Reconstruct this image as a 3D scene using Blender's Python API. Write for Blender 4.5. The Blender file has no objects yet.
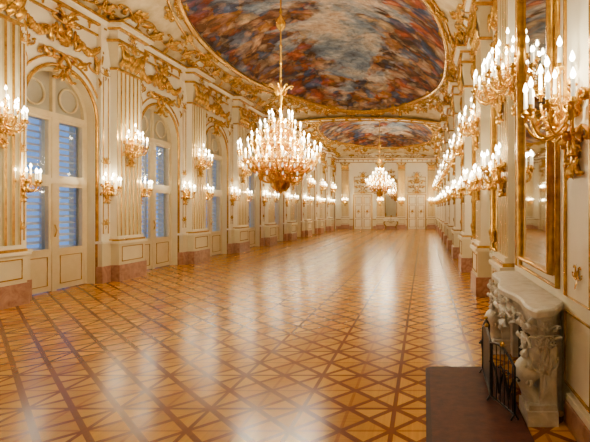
import bpy, math, random
import numpy as np
from mathutils import Vector, Matrix
random.seed(4)
pi=math.pi
CAMH=2.04
# ------------------------------------------------------------------ materials
def newmat(name):
    m=bpy.data.materials.new(name); m.use_nodes=True
    nt=m.node_tree; b=nt.nodes['Principled BSDF']
    return m,nt,b
def setp(b,**k):
    for n,v in k.items():
        n=n.replace('_',' ')
        if n in b.inputs: b.inputs[n].default_value=v
class NX:
    def __init__(s,nt): s.nt=nt
    def m(s,op,a,b=None,c=None):
        n=s.nt.nodes.new('ShaderNodeMath'); n.operation=op
        for i,x in enumerate((a,b,c)):
            if x is None: continue
            if isinstance(x,(int,float)): n.inputs[i].default_value=x
            else: s.nt.links.new(x,n.inputs[i])
        return n.outputs[0]
    def coord(s,scale=(1,1,1),rot=(0,0,0),loc=(0,0,0)):
        t=s.nt.nodes.new('ShaderNodeTexCoord'); mp=s.nt.nodes.new('ShaderNodeMapping')
        mp.inputs['Scale'].default_value=scale; mp.inputs['Rotation'].default_value=rot; mp.inputs['Location'].default_value=loc
        s.nt.links.new(t.outputs['Object'],mp.inputs[0]); return mp.outputs[0]
    def noise(s,vec,scale,detail=4,rough=.55,dist=0):
        n=s.nt.nodes.new('ShaderNodeTexNoise'); n.inputs['Scale'].default_value=scale; n.inputs['Detail'].default_value=detail
        n.inputs['Roughness'].default_value=rough; n.inputs['Distortion'].default_value=dist
        s.nt.links.new(vec,n.inputs['Vector']); return n
    def ramp(s,f,stops,interp='LINEAR'):
        r=s.nt.nodes.new('ShaderNodeValToRGB'); s.nt.links.new(f,r.inputs[0]); cr=r.color_ramp; cr.interpolation=interp
        while len(cr.elements)<len(stops): cr.elements.new(.5)
        for e,(p,c) in zip(cr.elements,stops): e.position=p; e.color=(*c,1)
        return r.outputs[0]
    def mix(s,f,a,b,mode='MIX'):
        n=s.nt.nodes.new('ShaderNodeMix'); n.data_type='RGBA'; n.blend_type=mode
        for sock,x in ((n.inputs[0],f),(n.inputs[6],a),(n.inputs[7],b)):
            if isinstance(x,(int,float)): sock.default_value=x
            elif isinstance(x,tuple): sock.default_value=(*x,1)
            else: s.nt.links.new(x,sock)
        return n.outputs[2]
    def bump(s,h,strength,dist,b):
        n=s.nt.nodes.new('ShaderNodeBump'); n.inputs['Strength'].default_value=strength; n.inputs['Distance'].default_value=dist
        s.nt.links.new(h,n.inputs['Height']); s.nt.links.new(n.outputs[0],b.inputs['Normal'])

def mat_noise(name,c1,c2,scale=3,rough=.5,metal=0,bump=0,detail=4,dist=0):
    m,nt,b=newmat(name); x=NX(nt); v=x.coord(); n=x.noise(v,scale,detail,.6,dist)
    nt.links.new(x.ramp(n.outputs[0],[(.3,c1),(.7,c2)]),b.inputs['Base Color'])
    setp(b,Roughness=rough,Metallic=metal)
    if bump: x.bump(n.outputs[0],bump,.02,b)
    return m
CREAM=mat_noise('cream_paint',(.78,.72,.535),(.85,.80,.64),1.2,.5)
CREAM_SHADE=mat_noise('ivory_panel_shade',(.63,.55,.34),(.72,.64,.42),1.5,.5)  # darker cream for panels and recesses, moulding shade put into the colour
CEIL=mat_noise('ceiling_stucco',(.44,.32,.13),(.76,.65,.41),2.2,.6)
GOLD=mat_noise('gilding',(.36,.155,.006),(.84,.49,.055),9,.27,.6)
GOLDD=mat_noise('bronze_gilt',(.52,.26,.012),(.94,.58,.08),14,.22,.7)
REDM=mat_noise('red_marble',(.22,.08,.04),(.50,.28,.17),4,.3,0,0,8,1.5)
WHM=mat_noise('white_carved_marble',(.48,.44,.37),(.78,.75,.67),6,.4,0,.4,8,1)
IRON=mat_noise('dark_iron',(.012,.012,.014),(.04,.035,.03),12,.4,.6)
HEAR=mat_noise('hearth_stone',(.045,.009,.004),(.10,.024,.008),9,.6,0,.2,8)
HEARB=mat_noise('hearth_border',(.03,.007,.004),(.05,.015,.007),9,.6)
for q in (HEAR,HEARB): setp(q.node_tree.nodes['Principled BSDF'],Specular_IOR_Level=.2)
BLACK=mat_noise('firebox_black',(.01,.009,.008),(.03,.025,.02),5,.9)
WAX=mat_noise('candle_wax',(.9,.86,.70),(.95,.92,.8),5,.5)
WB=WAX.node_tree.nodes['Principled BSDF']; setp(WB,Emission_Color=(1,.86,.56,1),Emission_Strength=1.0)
SLAT=mat_noise('shutter_paint',(.46,.51,.58),(.58,.63,.68),5,.5)
PANE=mat_noise('lunette_panel',(.34,.31,.23),(.42,.38,.29),2,.4)
WINP=mat_noise('window_frame_paint',(.58,.46,.24),(.68,.56,.33),3,.4)
def flame():
    m,nt,b=newmat('candle_flame'); x=NX(nt)
    setp(b,Base_Color=(1,.8,.5,1),Emission_Color=(1,.86,.58,1),Emission_Strength=55)
    try: m.cycles.emission_sampling='NONE'
    except: pass
    return m
FLAME=flame()
def mirror():
    m,nt,b=newmat('mirror_glass'); x=NX(nt); v=x.coord(); n=x.noise(v,1.5,3)
    nt.links.new(x.ramp(n.outputs[0],[(.3,(.66,.65,.58)),(.7,(.74,.73,.66))]),b.inputs['Base Color'])
    setp(b,Metallic=1.0,Roughness=.035); return m
MIRR=mirror()
def glass():
    m=bpy.data.materials.new('window_glass'); m.use_nodes=True; nt=m.node_tree; nt.nodes.clear()
    o=nt.nodes.new('ShaderNodeOutputMaterial'); t=nt.nodes.new('ShaderNodeBsdfTransparent'); g=nt.nodes.new('ShaderNodeBsdfGlossy')
    g.inputs['Roughness'].default_value=.03; mx=nt.nodes.new('ShaderNodeMixShader'); mx.inputs[0].default_value=.06
    nt.links.new(t.outputs[0],mx.inputs[1]); nt.links.new(g.outputs[0],mx.inputs[2]); nt.links.new(mx.outputs[0],o.inputs[0]); return m
GLASS=glass()
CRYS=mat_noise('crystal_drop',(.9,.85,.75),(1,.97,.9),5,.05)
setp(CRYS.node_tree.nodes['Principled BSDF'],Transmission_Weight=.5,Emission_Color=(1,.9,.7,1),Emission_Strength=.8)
def floor_mat():
    m,nt,b=newmat('marquetry_parquet'); x=NX(nt); S=.94
    t=nt.nodes.new('ShaderNodeTexCoord'); sep=nt.nodes.new('ShaderNodeSeparateXYZ'); nt.links.new(t.outputs['Object'],sep.inputs[0])
    X=x.m('DIVIDE',x.m('ADD',sep.outputs[0],.3),S); Y=x.m('DIVIDE',sep.outputs[1],S)
    u=x.m('FLOORED_MODULO',X,1.0); v=x.m('FLOORED_MODULO',Y,1.0)
    uc=x.m('SUBTRACT',u,.5); vc=x.m('SUBTRACT',v,.5)
    au=x.m('ABSOLUTE',uc); av=x.m('ABSOLUTE',vc)
    d1=x.m('ABSOLUTE',x.m('SUBTRACT',au,av))
    d2=x.m('SUBTRACT',.5,x.m('MAXIMUM',au,av))
    d3=x.m('ABSOLUTE',x.m('SUBTRACT',x.m('ADD',au,av),.5))
    d4=x.m('MINIMUM',au,av)
    s1=x.m('LESS_THAN',d1,.045); s2=x.m('LESS_THAN',d2,.024); s3=x.m('LESS_THAN',d3,.042); s4=x.m('LESS_THAN',d4,.018)
    strips=x.m('MAXIMUM',s1,x.m('MAXIMUM',s2,s3))
    tri=x.m('GREATER_THAN',au,av); out=x.m('GREATER_THAN',x.m('ADD',au,av),.5)
    g1=x.noise(x.coord((2,40,1)),1.0,3); g2=x.noise(x.coord((40,2,1)),1.0,3)
    gr=x.mix(tri,g1.outputs[0],g2.outputs[0])
    cell=nt.nodes.new('ShaderNodeTexWhiteNoise'); cell.noise_dimensions='3D'
    cmb=nt.nodes.new('ShaderNodeCombineXYZ')
    nt.links.new(x.m('FLOOR',x.m('MULTIPLY',X,2.0)),cmb.inputs[0]); nt.links.new(x.m('FLOOR',x.m('MULTIPLY',Y,2.0)),cmb.inputs[1])
    nt.links.new(x.m('ADD',tri,x.m('MULTIPLY',out,2.0)),cmb.inputs[2]); nt.links.new(cmb.outputs[0],cell.inputs[0])
    base=x.mix(tri,(.50,.215,.010),(.61,.285,.016))
    base=x.mix(x.m('MULTIPLY',out,.6),base,(.72,.37,.032))
    base=x.mix(x.m('MULTIPLY',cell.outputs[0],.5),base,(.36,.13,.006))
    col=x.mix(x.m('MULTIPLY',s4,.6),base,(.24,.072,.004))
    col=x.mix(strips,col,(.19,.055,.003))
    col=x.mix(.3,col,gr,'OVERLAY')
    big=x.noise(x.coord(),.5,3)
    col=x.mix(.2,col,big.outputs[0],'OVERLAY')
    nt.links.new(col,b.inputs['Base Color'])
    rn=x.noise(x.coord(),3,4)
    nt.links.new(x.m('MULTIPLY_ADD',rn.outputs[0],.12,.17),b.inputs['Roughness'])
    setp(b,IOR=1.42,Specular_IOR_Level=.32)
    return m
FLOOR=floor_mat()
def fresco(seed):
    m,nt,b=newmat('fresco_painting'); x=NX(nt)
    v=x.coord(loc=(seed*7.3,seed*3.1,0))
    w=x.noise(v,.8,5,.55)
    vm=nt.nodes.new('ShaderNodeVectorMath'); vm.operation='MULTIPLY_ADD'; nt.links.new(w.outputs[1],vm.inputs[0]); vm.inputs[1].default_value=(1.3,1.3,1.3); nt.links.new(v,vm.inputs[2])
    n1=x.noise(v,.38,7,.6,.3)
    col=x.ramp(n1.outputs[0],[(.30,(.07,.085,.12)),(.41,(.14,.20,.31)),(.49,(.29,.33,.40)),(.56,(.58,.49,.41)),(.64,(.50,.34,.23)),(.78,(.17,.09,.05))])
    def figs(scale,amt):
        vo=nt.nodes.new('ShaderNodeTexVoronoi'); vo.inputs['Scale'].default_value=scale; nt.links.new(vm.outputs[0],vo.inputs['Vector'])
        sp=nt.nodes.new('ShaderNodeSeparateColor'); nt.links.new(vo.outputs['Color'],sp.inputs[0])
        fg=x.ramp(sp.outputs[0],[(0,(.09,.05,.035)),(.14,(.56,.12,.04)),(.28,(.78,.50,.30)),(.40,(.09,.16,.37)),(.50,(.72,.58,.39)),(.62,(.26,.11,.05)),(.74,(.20,.26,.40)),(.86,(.66,.30,.07))],'CONSTANT')
        sh=x.ramp(vo.outputs['Distance'],[(.05,(1,1,1)),(.65,(.14,.11,.11))])
        return x.mix(amt,fg,sh,'MULTIPLY')
    fig=x.mix(.38,figs(1.2,.9),figs(3.0,.85))
    n3=x.noise(v,.42,4,.6,.4)
    at=nt.nodes.new('ShaderNodeAttribute'); at.attribute_name='rad'
    r=at.outputs['Fac']
    msk=x.m('ADD',x.m('MULTIPLY',x.m('POWER',r,2.2),.34),x.m('SUBTRACT',n3.outputs[0],.38))
    mk=x.ramp(msk,[(.16,(0,0,0)),(.22,(1,1,1))])
    c=x.mix(mk,col,fig)
    n4=x.noise(vm.outputs[0],2.5,8,.75,.2)
    n4r=x.ramp(n4.outputs[0],[(.34,(.08,.08,.08)),(.64,(.88,.87,.85))])
    c=x.mix(.75,c,n4r,'OVERLAY')
    nt.links.new(c,b.inputs['Base Color']); setp(b,Roughness=.8,Specular_IOR_Level=.2)
    return m
# ------------------------------------------------------------------ mesh builder
class MB:
    def __init__(s): s.v=[];s.f=[];s.mi=[];s.sm=[];s.mats=[];s.n=0
    def add(s,geo,mat,M=None,smooth=True):
        v,f=geo; v=np.asarray(v,float)
        if M is not None:
            M=np.array(M); v=v@M[:3,:3].T+M[:3,3]
        if mat not in s.mats: s.mats.append(mat)
        k=s.mats.index(mat); s.v.append(v)
        s.f.extend([tuple(i+s.n for i in q) for q in f]); s.mi.extend([k]*len(f)); s.sm.extend([smooth]*len(f)); s.n+=len(v)
    def merge(s,o,M=None):
        V=np.concatenate(o.v)
        if M is not None:
            M=np.array(M); V=V@M[:3,:3].T+M[:3,3]
        mp=[]
        for mt in o.mats:
            if mt not in s.mats: s.mats.append(mt)
            mp.append(s.mats.index(mt))
        s.v.append(V); n=s.n
        s.f.extend([tuple(i+n for i in q) for q in o.f]); s.mi.extend([mp[k] for k in o.mi]); s.sm.extend(o.sm); s.n+=len(V)
    def mesh(s,name):
        me=bpy.data.meshes.new(name); V=np.concatenate(s.v)
        me.from_pydata(V.tolist(),[],s.f)
        for mt in s.mats: me.materials.append(mt)
        me.polygons.foreach_set('material_index',s.mi); me.polygons.foreach_set('use_smooth',s.sm); me.update()
        return me
    def obj(s,name,M=None):
        return mkobj(name,s.mesh(name),M)
def mkobj(name,me,M=None,parent=None):
    o=bpy.data.objects.new(name,me); bpy.context.scene.collection.objects.link(o)
    if M is not None: o.matrix_world=M
    if parent: o.parent=parent
    return o
def box(x0,x1,y0,y1,z0,z1):
    v=[(x,y,z) for x in (x0,x1) for y in (y0,y1) for z in (z0,z1)]
    return v,[(0,1,3,2),(4,6,7,5),(0,4,5,1),(2,3,7,6),(0,2,6,4),(1,5,7,3)]
def lathe(prof,seg=12,cx=0,cy=0):
    v=[];f=[]
    for r,z in prof:
        for i in range(seg):
            a=2*pi*i/seg; v.append((cx+r*math.cos(a),cy+r*math.sin(a),z))
    for j in range(len(prof)-1):
        for i in range(seg):
            k=(i+1)%seg; f.append((j*seg+i,j*seg+k,(j+1)*seg+k,(j+1)*seg+i))
    return v,f
def tube(P,R,seg=6,closed=False,flat=1.0):
    P=np.asarray(P,float); n=len(P)
    if np.isscalar(R): R=[R]*n
    v=[];f=[]; up=None
    for i in range(n):
        if closed: t=P[(i+1)%n]-P[i-1]
        else: t=P[min(i+1,n-1)]-P[max(i-1,0)]
        t=t/(np.linalg.norm(t)+1e-9)
        if up is None:
            up=np.array([0,0,1.]) if abs(t[2])<.9 else np.array([0,1.,0])
        a=up-t*np.dot(up,t); a/=np.linalg.norm(a)+1e-9; b=np.cross(t,a); up=a
        for k in range(seg):
            th=2*pi*(k+.5)/seg
            v.append(P[i]+R[i]*(math.cos(th)*a+math.sin(th)*b*flat))
    m=n if closed else n-1
    for i in range(m):
        j=(i+1)%n
        for k in range(seg):
            l=(k+1)%seg; f.append((i*seg+k,i*seg+l,j*seg+l,j*seg+k))
    if not closed:
        f.append(tuple(range(seg))[::-1]); f.append(tuple((n-1)*seg+k for k in range(seg)))
    return v,f
def ball(c,r,seg=6,rings=4,sz=1.0):
    prof=[(max(1e-4,math.sin(pi*i/rings))*r,-math.cos(pi*i/rings)*r*sz+c[2]) for i in range(rings+1)]
    return lathe(prof,seg,c[0],c[1])
# ---- 2D relief ornament (x lateral, z up, y out)
def kcurve(L,kf,p0,ang,n=30):
    p=[np.array([p0[0],0,p0[1]])]; ds=L/n; a=ang
    for i in range(n):
        a+=kf((i+.5)/n)*ds
        p.append(p[-1]+ds*np.array([math.cos(a),0,math.sin(a)]))
    return np.array(p)
def scroll(mb,p0,ang,L,k0,k1,kend,r,mat,n=26,yo=.0,mirror=False,curl0=True):
    def kf(t):
        a=kend*(max(0,(t-.62)/.38))**2
        b=k0*(max(0,(.38-t)/.38))**2 if curl0 else 0
        return k1+a+b
    P=kcurve(L,kf,p0,ang,n); P[:,1]=r*.6+yo
    R=[r*(.45+.75*math.sin(pi*min(1,.12+.88*i/n))**.8) for i in range(n+1)]
    for s in ((1,-1) if mirror else (1,)):
        Q=P.copy(); Q[:,0]*=s
        mb.add(tube(Q,R,5),mat)
        mb.add(ball(Q[-1],r*1.5,6,4),mat)
        if curl0: mb.add(ball(Q[0],r*1.4,6,4),mat)
    return P
def leaf(mb,p,ang,L,W,mat,y0=.0,lift=.15,mirror=False):
    n=7; v=[];f=[]
    for i in range(n+1):
        t=i/n; w=W*(math.sin(pi*min(1,t**.75*.97+.03))**.8)*(1+.3*math.cos(t*pi*6))*.5
        d=y0+.02+lift*L*math.sin(t*pi*.8)
        a=ang+.5*t*t
        cx=p[0]+L*t*math.cos(ang+.35*t); cz=p[1]+L*t*math.sin(ang+.35*t)
        nx,nz=-math.sin(a),math.cos(a)
        v+=[(cx+nx*w,d-.35*w,cz+nz*w),(cx,d+.25*w,cz),(cx-nx*w,d-.35*w,cz-nz*w)]
    for i in range(n):
        for k in (0,1): f.append((i*3+k,i*3+k+1,i*3+k+4,i*3+k+3))
    for s in ((1,-1) if mirror else (1,)):
        q=[(x*s,y,z) for x,y,z in v]; mb.add((q,f),mat)
def shell(mb,c,R,mat,a0=.15,a1=pi-.15,n=9,y0=.0):
    for i in range(n):
        a=a0+(a1-a0)*i/(n-1); l=R*(.75+.25*math.sin(a))
        P=[(c[0]+math.cos(a)*l*t,y0+.02+.12*R*math.sin(pi*t),c[1]+math.sin(a)*l*t) for t in (.1,.5,.85,1)]
        mb.add(tube(P,[.03*R,.08*R,.12*R,.05*R],5),mat)
    mb.add(ball((c[0],y0+.05*R,c[1]),.17*R,8,5),mat)
def cartouche(mat=GOLD,fill=None):
    m=MB()
    shell(m,(0,.30),.30,mat)
    scroll(m,(.06,.26),.3,.95,9,-2.2,-26,.035,mat,mirror=True)
    scroll(m,(.10,-.40),.2,1.0,10,2.6,22,.04,mat,mirror=True)
    scroll(m,(.04,-.45),-1.2,.45,0,1.5,26,.028,mat,mirror=True,curl0=False)
    scroll(m,(.34,.0),1.0,.6,-14,-1.0,-30,.026,mat,mirror=True)
    leaf(m,(.40,-.2),.2,.42,.18,mat,mirror=True); leaf(m,(.36,.22),.7,.42,.17,mat,mirror=True)
    leaf(m,(.12,.5),1.1,.32,.14,mat,mirror=True); leaf(m,(0,.55),1.4,.36,.16,mat)
    leaf(m,(.05,-.5),-1.5,.34,.15,mat,mirror=True); leaf(m,(.2,-.42),-.9,.3,.13,mat,mirror=True)
    if fill is not None:
        v=[(0,.05,0)]+[(.26*math.cos(a),.01,.02+.33*math.sin(a)) for a in np.linspace(0,2*pi,17)[:-1]]
        m.add((v,[(0,i+1,(i+1)%16+1) for i in range(16)]),fill)
        m.add(tube([(.27*math.cos(a),.03,.02+.34*math.sin(a)) for a in np.linspace(0,2*pi,25)[:-1]],.025,5,True),mat)
    return m
def spray(mat=GOLD):
    m=MB()
    scroll(m,(0,0),1.45,.9,0,-1.0,-22,.03,mat,mirror=True,curl0=False)
    scroll(m,(.02,.1),.7,.55,0,1.4,26,.024,mat,mirror=True,curl0=False)
    scroll(m,(.02,0),-.1,.75,0,.9,18,.03,mat,mirror=True,curl0=False)
    for a,l in ((.5,.4),(1.0,.4),(.0,.35),(-.5,.3)): leaf(m,(.05,.05),a,l,.14,mat,mirror=True)
    leaf(m,(0,.15),1.4,.6,.2,mat); shell(m,(0,0),.2,mat)
    leaf(m,(0,-.05),-1.57,.5,.16,mat)
    return m
def festoon(w,drop,mat=GOLD):
    m=MB(); n=14
    for i in range(n+1):
        t=i/n; r=.035+.045*math.sin(pi*t)
        m.add(ball((w*(t-.5),.05,-drop*4*t*(1-t)+random.uniform(-.01,.01)),r*random.uniform(.85,1.15),6,4),mat)
    for s in (-1,1):
        P=[(s*w*.5,.05,.0),(s*w*.52,.05,-.15),(s*w*.5,.05,-.3)]
        m.add(tube(P,[.03,.05,.01],5),mat)
    return m
CART=cartouche(GOLD,CREAM); CARTG=cartouche(GOLD); SPRAY=spray(); FEST=festoon(1.0,.25)
def frame_rect(mb,x0,x1,z0,z1,mat,r=.025,y=.0,corner=True):
    mb.add(tube([(x0,y,z0),(x1,y,z0),(x1,y,z1),(x0,y,z1)],r*1.3,4,True),mat,smooth=False)
def T(x,y,z): return Matrix.Translation((x,y,z))
RL=Matrix.Rotation(-pi/2,4,'Z'); RR=Matrix.Rotation(pi/2,4,'Z'); RF=Matrix.Rotation(pi,4,'Z')
def ML(z,h,x): return T(x,z,h)@RL     # on left wall (facing +X)
def MR(z,h,x): return T(x,z,h)@RR     # on right wall (facing -X)
def MF(x,h,y): return T(x,y,h)@RF
def Sc(a,b=None,c=None):
    return Matrix.Diagonal((a,b or a,c or a,1))
# ------------------------------------------------------------------ room dims
XL,XR=-9.0,1.6; YN,YF=-4.0,47.15; XC=(XL+XR)/2; HW=(XR-XL)/2; HC=7.3
YB0,YB=9.6,28.6
SEC=[(YN,YB0,.5),(YB0,YB,2.05),(YB,YF,1.6)]
def ceil(x,y):
    u=min(1,abs(x-XC)/HW)
    for a,b,A in SEC:
        if y<=b+1e-6:
            t=(y-a)/(b-a); h=.45+A*math.sin(pi*max(0,min(1,t)))**.95; break
    return HC+h*(1-u**2.6)
# floor
m=MB(); m.add(([(XL-.9,YN,0),(XR+.3,YN,0),(XR+.3,YF+.3,0),(XL-.9,YF+.3,0),(XL-.9,YN,-.2),(XR+.3,YN,-.2),(XR+.3,YF+.3,-.2),(XL-.9,YF+.3,-.2)],
  [(0,1,2,3),(7,6,5,4),(0,4,5,1),(1,5,6,2),(2,6,7,3),(3,7,4,0)]),FLOOR,smooth=False); m.obj('floor')
# ceiling
m=MB(); nx=48; xs=[XC-HW*math.cos(pi*i/nx) for i in range(nx+1)]; ys=list(np.linspace(YN,YB0,30))+list(np.linspace(YB0,YB,62))[1:]+list(np.linspace(YB,YF,56))[1:]
v=[(x,y,ceil(x,y)) for y in ys for x in xs]; f=[(j*(nx+1)+i,(j+1)*(nx+1)+i,(j+1)*(nx+1)+i+1,j*(nx+1)+i+1) for j in range(len(ys)-1) for i in range(nx)]
m.add((v,f),CEIL); m.obj('ceiling')
# ------------------------------------------------------------------ left wall with arched openings
PIERS=[.95+4.2*k for k in range(11)]     # 0.95 .. 42.95
BAYS=[p+2.1 for p in PIERS]              # 3.05 ... 45.05
OW,SP=1.12,4.42
m=MB()
def wall_seg(y0,y1,z0,z1): m.add(([(XL,y0,z0),(XL,y1,z0),(XL,y1,z1),(XL,y0,z1)],[(0,1,2,3)]),CREAM,smooth=False)
edges=[YN]
for b in BAYS:
    wall_seg(edges[-1],b-OW,0,HC+.1); edges.append(b+OW)
    n=20; ar=[(b-OW*math.cos(pi*i/n),SP+OW*math.sin(pi*i/n)) for i in range(n+1)]
    for i in range(n):
        (a0,z0),(a1,z1)=ar[i],ar[i+1]
        m.add(([(XL,a0,z0),(XL,a1,z1),(XL,a1,HC+.1),(XL,a0,HC+.1)],[(0,1,2,3)]),CREAM,smooth=False)
    ar=[(b-OW,0)]+ar+[(b+OW,0)]
    for i in range(len(ar)-1):
        (a0,z0),(a1,z1)=ar[i],ar[i+1]
        m.add(([(XL,a0,z0),(XL,a1,z1),(XL-.7,a1,z1),(XL-.7,a0,z0)],[(0,1,2,3)]),CREAM_SHADE,smooth=False)
wall_seg(edges[-1],YF,0,HC+.1)
m.obj('wall_left')
# ------------------------------------------------------------------ window mesh
def arc(r,sp,n=20,cx=0,y=0): return [(cx-r*math.cos(pi*i/n),y,sp+r*math.sin(pi*i/n)) for i in range(n+1)]
def window_mesh():
    w=MB(); W=OW
    P=[(-W+.05,0,0.02)]+arc(W-.05,SP)+[(W-.05,0,0.02)]
    w.add(tube(P,.075,4),WINP,smooth=False)
    w.add(box(-.07,.07,-.05,.06,0,SP+.0),WINP,smooth=False)
    for z in (2.74,SP-.05): w.add(box(-W+.03,W-.03,-.06,.08,z-.07,z+.07),WINP,smooth=False)
    w.add(box(-W+.03,W-.03,-.03,.04,.02,.98),WINP,smooth=False)
    for s in (-1,1):
        c=s*.56
        for (z0,z1) in ((.98,2.67),(2.81,SP-.12)):
            for xx in (c-.44,c+.44): w.add(box(xx-.045,xx+.045,-.04,.05,z0,z1),WINP,smooth=False)
            w.add(box(c-.44,c+.44,-.04,.05,z0,z0+.07),WINP,smooth=False); w.add(box(c-.44,c+.44,-.04,.05,z1-.07,z1),WINP,smooth=False)
            w.add(([(c-.44,0,z0),(c+.44,0,z0),(c+.44,0,z1),(c-.44,0,z1)],[(0,1,2,3)]),GLASS,smooth=False)
        frame_rect(w,c-.36,c+.36,.16,.86,GOLD,.014,.045)
        for xx in (c-.53,c+.53): w.add(box(xx-.03,xx+.03,-.27,-.21,.3,SP),SLAT,smooth=False)
        z=.9
        while z<SP-.02:
            w.add(([(c-.52,-.20,z-.025),(c+.52,-.20,z-.025),(c+.52,-.27,z+.03),(c-.52,-.27,z+.03),(c-.52,-.20,z-.04),(c+.52,-.20,z-.04),(c+.52,-.27,z+.015),(c-.52,-.27,z+.015)],
               [(0,1,2,3),(7,6,5,4),(0,4,5,1),(3,2,6,7)]),SLAT,smooth=False); z+=.16
        w.add(tube([(c*.95+.30*math.cos(a),.0,SP+.42+.30*math.sin(a)) for a in np.linspace(0,2*pi,21)[:-1]],.03,4,True),WINP)
    w.add(box(-.045,.045,-.04,.05,SP,SP+W-.1),WINP,smooth=False)
    ap=arc(W-.08,SP,16,0,-.03); w.add(([(0,-.03,SP)]+ap,[(0,i+1,i+2) for i in range(16)]),PANE,smooth=False)
    w.add(tube([(.0,.07,1.35),(.0,.12,1.5),(0,.07,1.65)],.018,5),GOLDD)
    return w.mesh('window')
WM=window_mesh()
for i,b in enumerate(BAYS): mkobj('window_%d'%(i+1),WM,ML(b,0,XL-.26))
# ------------------------------------------------------------------ pilaster
def pilaster_mesh(W=1.1,D=.33,side=True):
    p=MB(); h=W/2
    if side: p.add(box(-h-.36,h+.36,-.0,D*.4,0.0,HC-.1),CREAM,smooth=False)
    if side: p.add(box(-h-.42,h+.42,0,D*.62,0,.46),REDM,smooth=False); p.add(box(-h-.40,h+.40,0,D*.56,.46,1.08),CREAM_SHADE,smooth=False); p.add(box(-h-.43,h+.43,0,D*.64,1.08,1.15),CREAM,smooth=False)
    p.add(box(-h-.08,h+.08,0,D+.12,0,.46),REDM,smooth=False)
    p.add(box(-h-.05,h+.05,0,D+.08,.46,1.06),CREAM_SHADE,smooth=False)
    frame_rect(p,-h+.08,h-.08,.56,.97,GOLD,.016,D+.085)
    p.add(box(-h-.10,h+.10,0,D+.14,1.06,1.13),CREAM,smooth=False)
    p.add(box(-h-.06,h+.06,0,D+.09,1.13,1.19),GOLD,smooth=False)
    p.add(box(-h-.03,h+.03,0,D+.05,1.19,1.27),CREAM,smooth=False)
    n=6; fw=W/n
    pts=[(-h,0,0),(-h,D,0)]
    mats=[CREAM]
    for i in range(n):
        a=-h+i*fw
        pr=[(a+.035,D)]+[(a+fw/2-(fw/2-.035)*math.cos(pi*k/5),D-.055*math.sin(pi*k/5)) for k in range(1,5)]+[(a+fw-.035,D)]
        mats+= [GOLD]+[CREAM_SHADE]*5
        pts+=[(x,y,0) for x,y in pr]
    mats+=[GOLD]; pts+=[(h,D,0)]; mats+=[CREAM]; pts+=[(h,0,0)]
    for i in range(len(pts)-1):
        a,b=pts[i],pts[i+1]
        p.add(([(a[0],a[1],1.27),(b[0],b[1],1.27),(b[0],b[1],6.0),(a[0],a[1],6.0)],[(0,1,2,3)]),mats[i],smooth=False)
    p.add(box(-h-.03,h+.03,0,D+.04,5.97,6.04),GOLD,smooth=False)
    p.add(([(-h+.03,0,6.04),(h-.03,0,6.04),(h+.12,0,6.72),(-h-.12,0,6.72),(-h+.03,D,6.04),(h-.03,D,6.04),(h+.12,D+.12,6.72),(-h-.12,D+.12,6.72)],
       [(4,5,6,7),(0,4,7,3),(1,2,6,5)]),CREAM_SHADE,smooth=False)
    for row,(z,L) in enumerate(((6.04,.34),(6.22,.36))):
        for i in range(5-row):
            x=(-h+.1)+(W-.2)*(i+.5*row)/4
            mm=MB(); leaf(mm,(0,0),pi/2-.17,L,.22,GOLD,0,.3)
            p.merge(mm,T(x,D+.03+.03*row,z))
    sc=MB(); scroll(sc,(.06,.0),1.2,.62,0,-.6,-30,.035,GOLD,mirror=True,curl0=False); 
    p.merge(sc,T(0,D+.1,6.28)@Sc(1.5,1,.95))
    for s in (-1,1):
        sc=MB(); scroll(sc,(.0,.0),1.3,.55,0,0,-26,.035,GOLD,curl0=False)
        p.merge(sc,T(s*(h-.12),D+.1,6.3)@Sc(s,1,1))
    sp=T(0,D+.12,6.6)@Sc(.42); p.merge(SPRAY,sp)
    p.add(box(-h-.16,h+.16,0,D+.16,6.72,6.80),GOLD,smooth=False)
    p.add(box(-h-.05,h+.05,0,D+.06,6.80,7.08),CREAM,smooth=False)
    p.merge(SPRAY,T(0,D+.08,6.92)@Sc(.3,.5,.25))
    p.add(box(-h-.12,h+.12,0,D+.16,7.08,7.14),GOLD,smooth=False)
    p.add(box(-h-.2,h+.2,0,D+.26,7.14,7.24),CREAM,smooth=False)
    p.add(box(-h-.22,h+.22,0,D+.3,7.24,7.29),GOLD,smooth=False)
    if side:
        for s in (-1,1):
            frame_rect(p,s*(h+.19)-.10,s*(h+.19)+.10,1.35,5.7,GOLD,.014,D*.41)
            c=s*(h+.19)
            p.merge(SPRAY,T(c,D*.41,5.75)@Sc(.32)); p.merge(SPRAY,T(c,D*.41,3.3)@Sc(.28)); p.merge(SPRAY,T(c,D*.41,1.6)@Sc(.25))
    return p.mesh('trim_pilaster')
PM=pilaster_mesh(); PMN=pilaster_mesh(1.0,.28,False)
RP=[7.75]+[11.2+4.2*k for k in range(9)]
for k,y in enumerate(PIERS): mkobj('trim_pilaster',PM,ML(y,0,XL+.002))
for k,y in enumerate(RP): mkobj('trim_pilaster',PMN,MR(y,0,XR-.002))
for x in (-8.05,-4.45,-2.3,.75): mkobj('trim_pilaster',PMN,MF(x,0,YF-.002)@Sc(.75,.7,1))
# ------------------------------------------------------------------ right / far / near walls
m=MB(); m.add(box(XR,XR+.3,YN,YF,0,HC+.1),CREAM,smooth=False)
m.add(box(1.4,XR,2.4,7.1,0,HC),CREAM,smooth=False)
m.obj('wall_right')
def wall_end(name,y0,y1,yc):
    m=MB(); m.add(box(XL-.5,XR+.3,y0,y1,0,HC),CREAM,smooth=False)
    n=40; xs=[XC-HW*math.cos(pi*i/n) for i in range(n+1)]
    v=[];f=[]
    for x in xs: v+=[(x,yc,HC),(x,yc,ceil(x,min(max(yc,YN),YF))+.02)]
    for i in range(n): f.append((2*i,2*i+2,2*i+3,2*i+1))
    m.add((v,f),CREAM,smooth=False); m.obj(name)
wall_end('wall_far',YF,YF+.3,YF); wall_end('wall_near',YN-.3,YN,YN)
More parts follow.
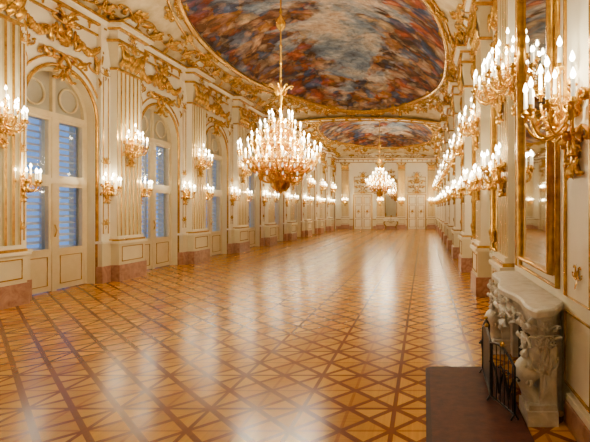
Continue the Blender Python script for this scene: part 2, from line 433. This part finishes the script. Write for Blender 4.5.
# cornice
BR=MB(); scroll(BR,(0,-.1),1.57,.28,0,0,0,.03,GOLD,n=5,curl0=False); BR.add(box(-.07,.07,0,.12,.06,.12),GOLD,smooth=False)
def cornice(name,M,L):
    c=MB()
    prof=[(0,6.78,GOLD),(.06,6.78,GOLD),(.06,6.84,CREAM),(.04,6.86,CREAM),(.04,7.06,GOLD),(.12,7.08,GOLD),(.12,7.13,CREAM),(.2,7.16,CREAM),(.24,7.22,GOLD),(.28,7.24,GOLD),(.28,7.29,CREAM),(0,7.295,CREAM)]
    for i in range(len(prof)-1):
        a,b=prof[i],prof[i+1]
        c.add(([(0,a[0],a[1]),(L,a[0],a[1]),(L,b[0],b[1]),(0,b[0],b[1])],[(0,1,2,3)]),a[2],smooth=False)
    n=int(L/.5)
    for i in range(n):
        c.merge(BR,T((i+.5)*L/n,.04,6.96)@Sc(.85))
    c.obj(name,M)
cornice('trim_cornice_left',T(XL,YF,0)@RL,YF-YN)
cornice('trim_cornice_right',T(XR,YN,0)@RR,YF-YN)
cornice('trim_cornice_far',T(XR,YF,0)@RF,XR-XL)
# baseboards
m=MB()
for y0,y1 in [(7.1,YF)]:
    m.add(box(XR-.06,XR,y0,y1,0,.3),REDM,smooth=False); m.add(box(XR-.04,XR,y0,y1,.3,.95),CREAM_SHADE,smooth=False); m.add(box(XR-.09,XR,y0,y1,.95,1.03),CREAM,smooth=False)
m.obj('baseboard_right')
m=MB(); m.add(box(1.34,1.4,2.4,4.4,0,.22),REDM,smooth=False); m.add(box(1.36,1.4,2.4,4.4,.22,.28),CREAM,smooth=False); m.obj('baseboard_chimney')
m=MB(); m.add(box(XL,XR,YF-.06,YF,0,.3),REDM,smooth=False); m.add(box(XL,XR,YF-.04,YF,.3,.95),CREAM_SHADE,smooth=False); m.add(box(XL,XR,YF-.08,YF,.95,1.02),GOLD,smooth=False); m.obj('baseboard_far')
# ------------------------------------------------------------------ gilded wall ornament, left
g=MB()
def arch_trim(w,sp,z0,r,mat):
    a=MB(); P=[(-w,r*.5,z0)]+arc(w,sp,22,0,r*.5)+[(w,r*.5,z0)]
    a.add(tube(P,r,6),mat); return a
AT=arch_trim(OW+.05,SP,.0,.045,GOLD); AT2=arch_trim(OW+.26,SP,1.2,.03,GOLD)
for b in BAYS:
    g.merge(AT,ML(b,0,XL)); g.merge(AT2,ML(b,0,XL))
    g.merge(CARTG,ML(b,SP+OW+.35,XL+.03)@Sc(.95,1.4,.9))
    for s in (-1,1):
        g.merge(FEST,ML(b+s*.78,6.55,XL+.03)@Sc(.95,1.2,1.4))
        g.merge(SPRAY,ML(b+s*1.22,5.75,XL+.02)@Sc(s*.55,1.2,.8))
    g.merge(SPRAY,ML(b,6.62,XL+.1)@Sc(.7,1.5,.5))
g.obj('trim_gilded_stucco_left')
# right side: mirrors + ornament
def mirror_mesh(w,z0,sp,rise,plain=False):
    a=MB(); n=20
    ap=[(-w*math.cos(pi*i/n),.04,sp+rise*math.sin(pi*i/n)) for i in range(n+1)]
    P=[(-w,.04,z0)]+ap+[(w,.04,z0)]
    a.add(([(0,.04,(z0+sp)/2)]+P,[(0,i+1,i+2) for i in range(len(P)-1)]+[(0,len(P),1)]),MIRR,smooth=False)
    a.add(tube([(x,.05,z) for x,_,z in P],.06 if plain else .07,6,True),GOLD)
    a.add(tube([(x*(1+.13/w),.02,z+(.13 if z>z0+.1 else -.13)) for x,_,z in P],.035,5,True),GOLD if plain else CREAM)
    a.merge(CARTG,T(0,.06,sp+rise+.15)@Sc(.9,1.3,.8))
    if not plain:
      for s in (-1,1):
        a.merge(SPRAY,T(s*w*.9,.08,sp+.35)@Sc(s*.4,1,.6)); a.merge(SPRAY,T(s*w*.95,.06,z0+.15)@Sc(s*.35,.8,.45))
      a.merge(SPRAY,T(0,.06,z0)@Sc(.5,.8,.3))
    return a.mesh('wall_mirror')
M1=mirror_mesh(1.0,1.15,4.5,1.0); M2=mirror_mesh(.78,1.36,5.3,.55,True)
for i in range(9):
    if i==0:
        mkobj('wall_mirror',M1,MR(9.45,0,XR)@Sc(.82,1,1))
    mkobj('wall_mirror',M1,MR(13.3+4.2*i,0,XR) if i<8 else MR(46.2,0,XR)@Sc(.5,1,1))
mkobj('wall_mirror',M2,MR(5.66,0,1.4))
mkobj('wall_mirror',M1,MF(-3.37,0,YF)@Sc(.6,1,.95)@T(0,0,.15))
g=MB()
for i in range(9):
    y=13.3+4.2*i if i<8 else 9.45
    g.merge(SPRAY,MR(y,6.6,XR-.1)@Sc(.7,1.5,.5))
    for s in (-1,1): g.merge(FEST,MR(y+s*.75,6.55,XR-.03)@Sc(.9,1.2,1.4))
for (y0,y1) in ((3.72,4.62),(6.5,7.02),(2.5,3.55)):
    f=MB(); frame_rect(f,-(y1-y0)/2+.1,(y1-y0)/2-.1,1.2,6.4,GOLD,.016,.015); frame_rect(f,-(y1-y0)/2+.1,(y1-y0)/2-.1,.35,1.05,GOLD,.014,.015)
    g.merge(f,MR((y0+y1)/2,0,1.4)); g.merge(SPRAY,MR((y0+y1)/2,6.3,1.39)@Sc(.45)); g.merge(SPRAY,MR((y0+y1)/2,1.4,1.39)@Sc(.2))
g.obj('trim_gilded_stucco_right')
# ------------------------------------------------------------------ fresco + frames + ceiling stucco
def sup(t,ax,ay,e=2.35):
    c,s=math.cos(t),math.sin(t)
    return (ax*math.copysign(abs(c)**(2/e),c), ay*math.copysign(abs(s)**(2/e),s))
def cnorm(x,y):
    e=.02; dx=(ceil(x+e,y)-ceil(x-e,y))/(2*e); dy=(ceil(x,y+e)-ceil(x,y-e))/(2*e)
    n=Vector((dx,dy,-1)); return n.normalized()
def make_fresco(name,cx,cy,ax,ay,seed,off=.05):
    m=MB(); K,R=96,22; v=[(cx,cy,ceil(cx,cy)-off)]; f=[]
    rad=[0.]
    for j in range(1,R+1):
        for i in range(K):
            dx,dy=sup(2*pi*i/K,ax,ay); r=j/R; x=cx+dx*r;y=cy+dy*r; v.append((x,y,ceil(x,y)-off)); rad.append(r)
    for i in range(K): f.append((0,1+(i+1)%K,1+i))
    for j in range(R-1):
        for i in range(K):
            a=1+j*K+i;b=1+j*K+(i+1)%K; f.append((a,b,b+K,a+K))
    m.add((v,f),fresco(seed)); me=m.mesh(name); at=me.attributes.new('rad','FLOAT','POINT'); at.data.foreach_set('value',rad)
    mkobj(name,me)
    fr=MB()
    def loop(k,dz): 
        out=[]
        for i in range(K):
            dx,dy=sup(2*pi*i/K,ax+k,ay+k); x=cx+dx;y=cy+dy; out.append((x,y,ceil(min(max(x,XL),XR),y)-dz))
        return out
    fr.add(tube(loop(.08,.06),.11,6,True),GOLD); fr.add(tube(loop(.32,.04),.05,5,True),GOLD)
    for i in range(28):
        t=2*pi*(i+.5)/28; dx,dy=sup(t,ax+.22,ay+.22); x,y=cx+dx,cy+dy
        if abs(x-XC)>HW-.15: continue
        n=cnorm(x,y); d=Vector((dx/ax**2,dy/ay**2,0)); d=(d-n*d.dot(n)).normalized(); s=d.cross(n)*-1
        Mx=Matrix(((s.x,n.x,d.x,x),(s.y,n.y,d.y,y),(s.z,n.z,d.z,ceil(x,y)-.05),(0,0,0,1)))
        fr.merge(SPRAY if i%2 else CARTG,Mx@Sc(.62,1.2,.5))
    fr.obj('trim_gilded_frame_'+name.split('_')[-1])
make_fresco('ceiling_fresco_near',XC+.05,19.4,4.5,8.4,1)
make_fresco('ceiling_fresco_far',XC,37.7,4.4,7.9,2)
g=MB()
def on_ceil(x,y,sx,sy,mb,updir):
    n=cnorm(x,y); d=Vector(updir); d=(d-n*d.dot(n)).normalized(); s=d.cross(n)*-1
    Mx=Matrix(((s.x,n.x,d.x,x),(s.y,n.y,d.y,y),(s.z,n.z,d.z,ceil(x,y)-.03),(0,0,0,1)))
    g.merge(mb,Mx@Sc(sx,1.5,sy))
for sd in (-1,1):
    for y in PIERS:
        on_ceil(XC+sd*(HW-.28),y,1.15,.75,CART,(-sd,0,1))
    for y in BAYS:
        on_ceil(XC+sd*(HW-.3),y,1.0,.6,SPRAY,(-sd,0,1))
        for s in (-.95,.95): on_ceil(XC+sd*(HW-.3),y+s,.6,.5,SPRAY,(-sd,0,1))
    for (yy,xx) in ((27.0,3.3),(27.6,2.2),(30.2,3.0),(31.2,3.8),(26.0,4.0),(44.9,3.6),(46.0,2.6),(10.8,3.8),(11.8,4.2),(10.3,2.6),(32.4,4.2),(25,4.4),(8.6,4.3),(8.4,2.5),(6.5,4.4)):
        on_ceil(XC+sd*xx,yy,.8,.8,CART,(-sd,0.0,0.3))
for yb in (YB,YB0):
    P1=[(x,yb-.35,ceil(x,yb)-.12) for x in np.linspace(XL+.1,XR-.1,50)]; P2=[(x,yb+.35,z) for x,_,z in P1]
    g.add(tube(P1,.07,5),GOLD); g.add(tube(P2,.07,5),GOLD)
    v=[]; 
    for a,b in zip(P1,P2): v+=[a,b]
    g.add((v,[(2*i,2*i+1,2*i+3,2*i+2) for i in range(49)]),CREAM)
    for x in np.linspace(XL+.8,XR-.8,12): 
        g.merge(SPRAY,T(x,yb,ceil(x,yb)-.13)@Matrix.Rotation(-pi/2,4,'X')@Matrix.Rotation(pi/2,4,'Y')@Sc(.35))
g.merge(CART,MF(XC,7.55,YF-.15)@Sc(1.7,1.5,.75))
for s in (-1,1):
    g.merge(CARTG,MF(XC+s*2.5,7.5,YF-.1)@Sc(1.1,1.3,.45)); g.merge(SPRAY,MF(XC+s*3.7,7.45,YF-.1)@Sc(.9,1.3,.4))
g.obj('trim_gilded_stucco_ceiling')
# ------------------------------------------------------------------ doors on far wall
def door_mesh():
    d=MB()
    d.add(box(-1.05,1.05,0,.08,0,3.6),CREAM,smooth=False)
    d.add(tube([(-.98,.1,0),(-.98,.1,3.5),(.98,.1,3.5),(.98,.1,0)],.09,4),GOLD,smooth=False)
    d.add(box(-.03,.03,.08,.13,0,3.45),GOLD,smooth=False)
    for s in (-1,1):
        c=s*.47
        d.add(box(c-.43,c+.43,.08,.11,.05,3.4),CREAM,smooth=False)
        for z0,z1 in ((.2,1.0),(1.15,2.4),(2.55,3.25)): frame_rect(d,c-.32,c+.32,z0,z1,GOLD,.04,.12)
        d.merge(SPRAY,T(c,.12,1.7)@Sc(.45))
    d.add(ball((.1,.15,1.1),.05,8,6),GOLDD)
    d.merge(CART,T(0,.1,4.4)@Sc(1.2,1,1.0)); frame_rect(d,-.95,.95,3.7,5.3,GOLD,.05,.03)
    d.merge(SPRAY,T(0,.1,5.3)@Sc(.8))
    return d.mesh('door')
DM=door_mesh()
mkobj('door_1',DM,MF(-6.25,0,YF-.05)@Sc(.95,1,1)); mkobj('door_2',DM,MF(-.75,0,YF-.05)@Sc(.95,1,1))
# marble console with gilded legs below the end mirror
s=MB()
s.add(box(-.8,.8,0,.42,.95,1.03),WHM,smooth=False); s.add(box(-.72,.72,0,.36,.8,.95),CREAM,smooth=False)
for q in (-1,1):
    P=[(q*(.6-.1*math.sin(2*pi*t)),.1+.2*math.sin(pi*t),.02+.8*t) for t in np.linspace(0,1,14)]
    s.add(tube(P,[.05+.03*t for t in np.linspace(0,1,14)],7),GOLDD)
s.add(tube([(-.55,.15,.2),(0,.2,.3),(.55,.15,.2)],.03,6),GOLDD)
s.merge(cartouche(GOLDD),T(0,.37,.82)@Sc(.5,.6,.3))
s.obj('console_table',MF(-3.37,0,YF-.10))
# ------------------------------------------------------------------ sconces
def candle(mb,x,y,z,h=.2,r=.017,fl=1.0):
    mb.add(lathe([(.004,z-.05),(.02,z-.045),(.012,z-.02),(.045,z),(.05,z+.012),(.022,z+.02),(.026,z+.05),(.02,z+.055)],7,x,y),GOLDD)
    mb.add(lathe([(r,z+.05),(r*.92,z+h),(.002,z+h+.004)],6,x,y),WAX)
    zz=z+h; k=fl
    mb.add(lathe([(.001,zz),(.012*k,zz+.012),(.021*k,zz+.035),(.013*k,zz+.065),(.001,zz+.10)],6,x,y),FLAME)
def sconce_mesh(tiers,back,name):
    s=MB()
    s.merge(CARTG,T(0,.01,-.05)@Sc(back*.7,1.0,back*.9))
    s.merge(SPRAY,T(0,.03,-.3*back)@Matrix.Rotation(pi,4,'Y')@Sc(back*.45))
    s.add(ball((0,.1,-.1),.05,8,6),GOLDD)
    for n,r,z0,zc in tiers:
        for i in range(n):
            th=(-75+150*i/(n-1))*pi/180 if n>1 else 0
            dx,dy=math.sin(th),math.cos(th); P=[];Rr=[]
            for k in range(11):
                t=k/10; rr=.05+(r-.05)*(1-(1-t)**1.3); z=z0-.13*math.sin(pi*t*.95)+(zc-z0)*t**2.2
                P.append((dx*rr,.06+dy*rr,z)); Rr.append(.017-.006*t)
            s.add(tube(P,Rr,5),GOLDD)
            Q=[]
            for k in range(12):
                a=k/11*5.2; q=.075*(1-k/14); Q.append((dx*(r*.62+q*math.cos(a)),.06+dy*(r*.62+q*math.cos(a)),z0-.02+(zc-z0)*.35+q*math.sin(a)))
            s.add(tube(Q,.010,4),GOLDD)
            mm=MB(); leaf(mm,(0,0),1.2,.12,.06,GOLDD); s.merge(mm,T(dx*r*.8,.06+dy*r*.8,z0-.03)@Matrix.Rotation(-th,4,'Z'))
            candle(s,dx*r,.06+dy*r,zc+.05,.2,.019,1.2)
    return s.mesh(name)
SB=sconce_mesh([(6,.40,0,.06),(4,.27,.08,.24),(1,.1,.1,.46)],.62,'wall_sconce')
SS=sconce_mesh([(5,.30,0,.04),(2,.16,.06,.16)],.45,'wall_sconce_small')
WARM=(1,.85,.57)
def plight(parent,x,y,z,P,r=.03,col=WARM):
    l=bpy.data.lights.new('bulb_light','POINT'); l.energy=P; l.color=col; l.shadow_soft_size=r
    o=bpy.data.objects.new('bulb_light',l); bpy.context.scene.collection.objects.link(o); o.parent=parent; o.location=(x,y,z)
EB,ES=48,21
def sconce(kind,M,e=1.0):
    o=mkobj('wall_sconce',SB if kind=='B' else SS,M)
    if kind=='B': plight(o,0,.35,.42,EB*e)
    else: plight(o,0,.28,.33,ES*e)
for y in PIERS:
    e=1
    if y<8: e=.75
    sconce('B',ML(y,3.75,XL+.34),e)
    for s in (-1,1): sconce('S',ML(y+s*.74,2.55,XL+.14),e)
for y in RP:
    e=1
    sconce('B',MR(y,3.95,XR-.29),.8*e); sconce('S',MR(y-.22,2.6,XR-.29),.7*e)
    if y>8: sconce('S',MR(y+.85,2.6,XR-.02),.6*e); sconce('S',MR(y-.85,2.6,XR-.02),.6*e)
sconce('B',MR(4.17,2.80,1.39),.7); sconce('B',MR(6.76,3.9,1.39),.6); sconce('S',MR(3.0,3.9,1.39),.7)
for x in (-8.05,-4.45,-2.3,.75): sconce('S',MF(x,2.7,YF-.22),1.3)
# ------------------------------------------------------------------ chandelier
def chandelier_mesh():
    c=MB()
    c.add(lathe([(.001,-.05),(.04,0),(.07,.06),(.03,.12),(.10,.2),(.16,.3),(.12,.4),(.05,.5),(.04,.8),(.09,.95),(.12,1.05),(.06,1.2),(.035,1.5),(.08,1.65),(.09,1.75),(.03,1.9),(.025,2.3),(.06,2.42),(.03,2.52),(.02,2.62)],14),GOLDD)
    def ring(n,r,z0,zc,off,fl=1.0,h=.19,rr0=.06):
        for i in range(n):
            a=2*pi*(i+off)/n; dx,dy=math.cos(a),math.sin(a); P=[];R=[]
            for k in range(12):
                t=k/11; rr=rr0+(r-rr0)*(1-(1-t)**1.4); z=z0-.16*math.sin(pi*t)+(zc-z0)*t**1.8
                P.append((dx*rr,dy*rr,z)); R.append(.026-.010*t)
            c.add(tube(P,R,5),GOLDD)
            for q0,fr,sg in ((.12,.7,1),(.09,.42,-1)):
                Q=[]
                for k in range(12):
                    b=k/11*5.4; q=q0*(1-k/14); Q.append((dx*(r*fr+q*math.cos(b)),dy*(r*fr+q*math.cos(b)),z0-.02+(zc-z0)*fr*.6+sg*q*math.sin(b)))
                c.add(tube(Q,.015,4),GOLDD)
            mm=MB(); leaf(mm,(0,0),1.0,.2,.1,GOLDD); c.merge(mm,T(dx*r*.75,dy*r*.75,z0-.05)@Matrix.Rotation(a,4,'Z'))
            candle(c,dx*r,dy*r,zc,h,.018,fl)
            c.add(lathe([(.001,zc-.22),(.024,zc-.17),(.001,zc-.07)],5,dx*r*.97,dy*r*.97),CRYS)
    ring(18,1.0,.62,.98,0); ring(18,.84,.55,.78,.5); ring(14,.70,.85,1.22,.2); ring(12,.5,1.15,1.5,0); ring(8,.28,1.45,1.78,.3); ring(10,.62,.35,.62,.1)
    for i in range(10):
        a=2*pi*i/10; P=[]
        for k in range(21):
            t=k/20; r=.05+.62*math.sin(pi*t)**1.2*(1-.35*t); z=.12+1.75*t; P.append((math.cos(a)*r,math.sin(a)*r,z))
        c.add(tube(P,.02,5),GOLDD)
    for r,z in ((.66,.72),(.45,1.2)):
        c.add(tube([(r*math.cos(a),r*math.sin(a),z) for a in np.linspace(0,2*pi,33)[:-1]],.028,5,True),GOLDD)
    for i in range(8):
        a=2*pi*i/8
        mm=MB(); leaf(mm,(0.02,0),.9,.26,.14,GOLDD); leaf(mm,(.02,-2.4),.5,.3,.16,GOLDD); scroll(mm,(.02,.0),1.2,.4,0,-2,-20,.016,GOLDD,curl0=False)
        c.merge(mm,Matrix.Rotation(a,4,'Z')@T(0,0,2.45))
    return c
CM=chandelier_mesh()
def chandelier(x,y,z0,s,E):
    m=MB(); m.merge(CM,Sc(s))
    top=ceil(x,y)-z0-.06
    m.add(tube([(0,0,2.5*s),(0,0,top)],.022,6),GOLDD)
    for z in np.arange(2.85*s,top-.3,.42): m.add(ball((0,0,z),.045,6,4),GOLDD)
    m.add(lathe([(.03,4.0),(.11,4.1),(.13,4.22),(.05,4.34),(.03,4.4)],10),GOLDD)
    m.add(lathe([(.02,top-.3),(.1,top-.22),(.28,top-.05),(.34,top)],14),GOLD)
    o=m.obj('chandelier',T(x,y,z0))
    for i in range(8):
        a=2*pi*(i+.25)/8; plight(o,.8*s*math.cos(a),.8*s*math.sin(a),1.22*s,E/8,.03)
    plight(o,0.3*s,0,2.1*s,E*.3,.03); 
    return o
chandelier(-3.55,11.4,2.45,.98,700); chandelier(-3.55,36.8,3.0,1.12,850)
# ------------------------------------------------------------------ fireplace
f=MB()
def mantel_outline(g=0):
    L=[(1.395,4.62-g),(1.22,4.32-g)]
    n=24; out=[]
    for i in range(n+1):
        t=i/n; y=4.22-g+(2.58+2*g)*t
        x=1.06-g-.10*math.sin(pi*t)**.5-.045*math.cos(4*pi*t)*(1 if .1<t<.9 else .3)
        out.append((x,y))
    return L+out+[(1.2-g*.5,6.9+g),(1.395,6.95+g)]
def slab(o0,o1,z0,z1,mat):
    n=len(o0); v=[(x,y,z0) for x,y in o0]+[(x,y,z1) for x,y in o1]
    f.add((v,[tuple(range(n)),tuple(range(2*n-1,n-1,-1))]+[(i,n+i,n+(i+1)%n,(i+1)%n) for i in range(n)]),mat,smooth=False)
a,b,c=mantel_outline(-.05),mantel_outline(0),mantel_outline(.02)
slab(a,b,.99,1.04,WHM); slab(c,c,1.04,1.09,WHM); slab(c,b,1.09,1.11,WHM)
slab(mantel_outline(-.08),mantel_outline(-.07),.74,.99,WHM)
for yc,sg in ((4.5,1),(6.66,-1)):
    f.add(box(1.22,1.395,min(yc+sg*.15,yc+sg*.32),max(yc+sg*.15,yc+sg*.32),0,.76),WHM,smooth=False)
    f.add(box(1.10,1.26,yc-.14,yc+.18,0,.76),WHM,smooth=False)
    f.add(box(.97,1.26,yc-.2,yc+.2,0,.14),WHM,smooth=False); f.add(box(.99,1.25,yc-.18,yc+.18,.14,.19),WHM,smooth=False)
    P=[];R=[]
    for k in range(19):
        t=k/18; P.append((1.09-.09*math.sin(2*pi*t+.2)-.05*t,yc-.02*math.sin(3*pi*t),.2+.74*t)); R.append(.075+.05*math.sin(pi*t)**2+.02*math.cos(6*pi*t))
    f.add(tube(P,R,10,flat=1.25),WHM)
    cg=cartouche(WHM); f.merge(cg,T(1.0,yc,.80)@RR@Sc(.26,.7,.26)); f.merge(cg,T(1.02,yc,.42)@RR@Sc(.22,.6,.26))
    q=-sg; R0=(RF if q<0 else Matrix.Identity(4)); sp=spray(WHM)
    f.merge(sp,T(1.14,yc+q*.15,.5)@R0@Sc(.2,.5,.5)); f.merge(cg,T(1.14,yc+q*.17,.85)@R0@Sc(.2,.5,.16))
cg=cartouche(WHM); sp=spray(WHM)
f.merge(cg,T(.98,5.55,.86)@RR@Sc(.5,1.0,.28))
for q in (-.6,.6): f.merge(sp,T(1.0,5.55+q,.86)@RR@Sc(.45,.8,.16))
f.add(box(1.30,1.39,4.72,6.44,0,.74),BLACK,smooth=False)  # plain black panel filling the fireplace opening
f.obj('marble_fireplace')
def rr(x0,x1,y0,y1,r,n=5):
    o=[]
    for cx,cy,a0 in ((x1-r,y0+r,-pi/2),(x1-r,y1-r,0),(x0+r,y1-r,pi/2),(x0+r,y0+r,pi)):
        for i in range(n+1): a=a0+pi/2*i/n; o.append((cx+r*math.cos(a),cy+r*math.sin(a)))
    return o
h=MB()
def slab2(mb,o,z0,z1,mat):
    n=len(o); v=[(x,y,z0) for x,y in o]+[(x,y,z1) for x,y in o]
    mb.add((v,[tuple(range(n))[::-1],tuple(range(n,2*n))]+[(i,(i+1)%n,n+(i+1)%n,n+i) for i in range(n)]),mat,smooth=False)
slab2(h,rr(.02,.96,3.3,5.9,.09),0.0,.022,HEARB); slab2(h,rr(.07,.95,3.36,5.84,.07),.022,.026,HEAR)
h.obj('hearth_slab')
# fire screen
s=MB()
def pan(x0,y0,x1,y1,h0,h1,solid):
    L=math.hypot(x1-x0,y1-y0); d=((x1-x0)/L,(y1-y0)/L)
    M=Matrix(((d[0],-d[1],0,x0),(d[1],d[0],0,y0),(0,0,1,.04),(0,0,0,1)))
    q=MB(); n=12
    top=[(L*i/n,0,h0+(h1-h0)*i/n+.07*math.sin(pi*i/n)) for i in range(n+1)]
    q.add(tube([(0,0,.05)]+top+[(L,0,.05)],.014,6,True),IRON)
    v=[];
    for x,_,z in top: v+=[(x,0,.05),(x,0,z)]
    if solid: q.add((v,[(2*i,2*i+2,2*i+3,2*i+1) for i in range(n)]),IRON)
    else:
        for i in range(1,n,2): q.add(tube([(top[i][0],0,.05),(top[i][0],0,top[i][2])],.006,4),IRON)
    for i in range(2):
        mm=MB(); scroll(mm,(.0,.0),1.4,.5,0,-1.5,-24,.012,IRON,curl0=False,mirror=True); q.merge(mm,T(L*(.3+.4*i),.01,.12)@Sc(.7,1,.8))
    q.add(tube([(0,-.04,0),(0,0,.06),(0,.04,0)],.012,5),IRON); q.add(tube([(L,-.04,0),(L,0,.06),(L,.04,0)],.012,5),IRON)
    q.add(ball((L/2,0,(h0+h1)/2+.1),.025,8,6),GOLDD)
    s.merge(q,M)
pan(.72,5.62,.70,4.82,.56,.6,True); pan(.70,4.82,.86,4.36,.60,.5,False); pan(.72,5.62,.84,5.95,.56,.5,False)
s.obj('fire_screen')
# ------------------------------------------------------------------ world, camera
w=bpy.data.worlds.new('dusk'); bpy.context.scene.world=w; w.use_nodes=True
bg=w.node_tree.nodes['Background']; bg.inputs[0].default_value=(.15,.33,.76,1); bg.inputs[1].default_value=1.3
cam=bpy.data.cameras.new('camera'); co=bpy.data.objects.new('camera',cam); bpy.context.scene.collection.objects.link(co)
co.location=(0,0,CAMH); co.rotation_euler=(pi/2,0,0); cam.sensor_width=36; cam.lens=460/590*36
cam.shift_x=-(424-295)/590; cam.shift_y=-(221-209)/590; cam.clip_start=.05; cam.clip_end=200
bpy.context.scene.camera=co
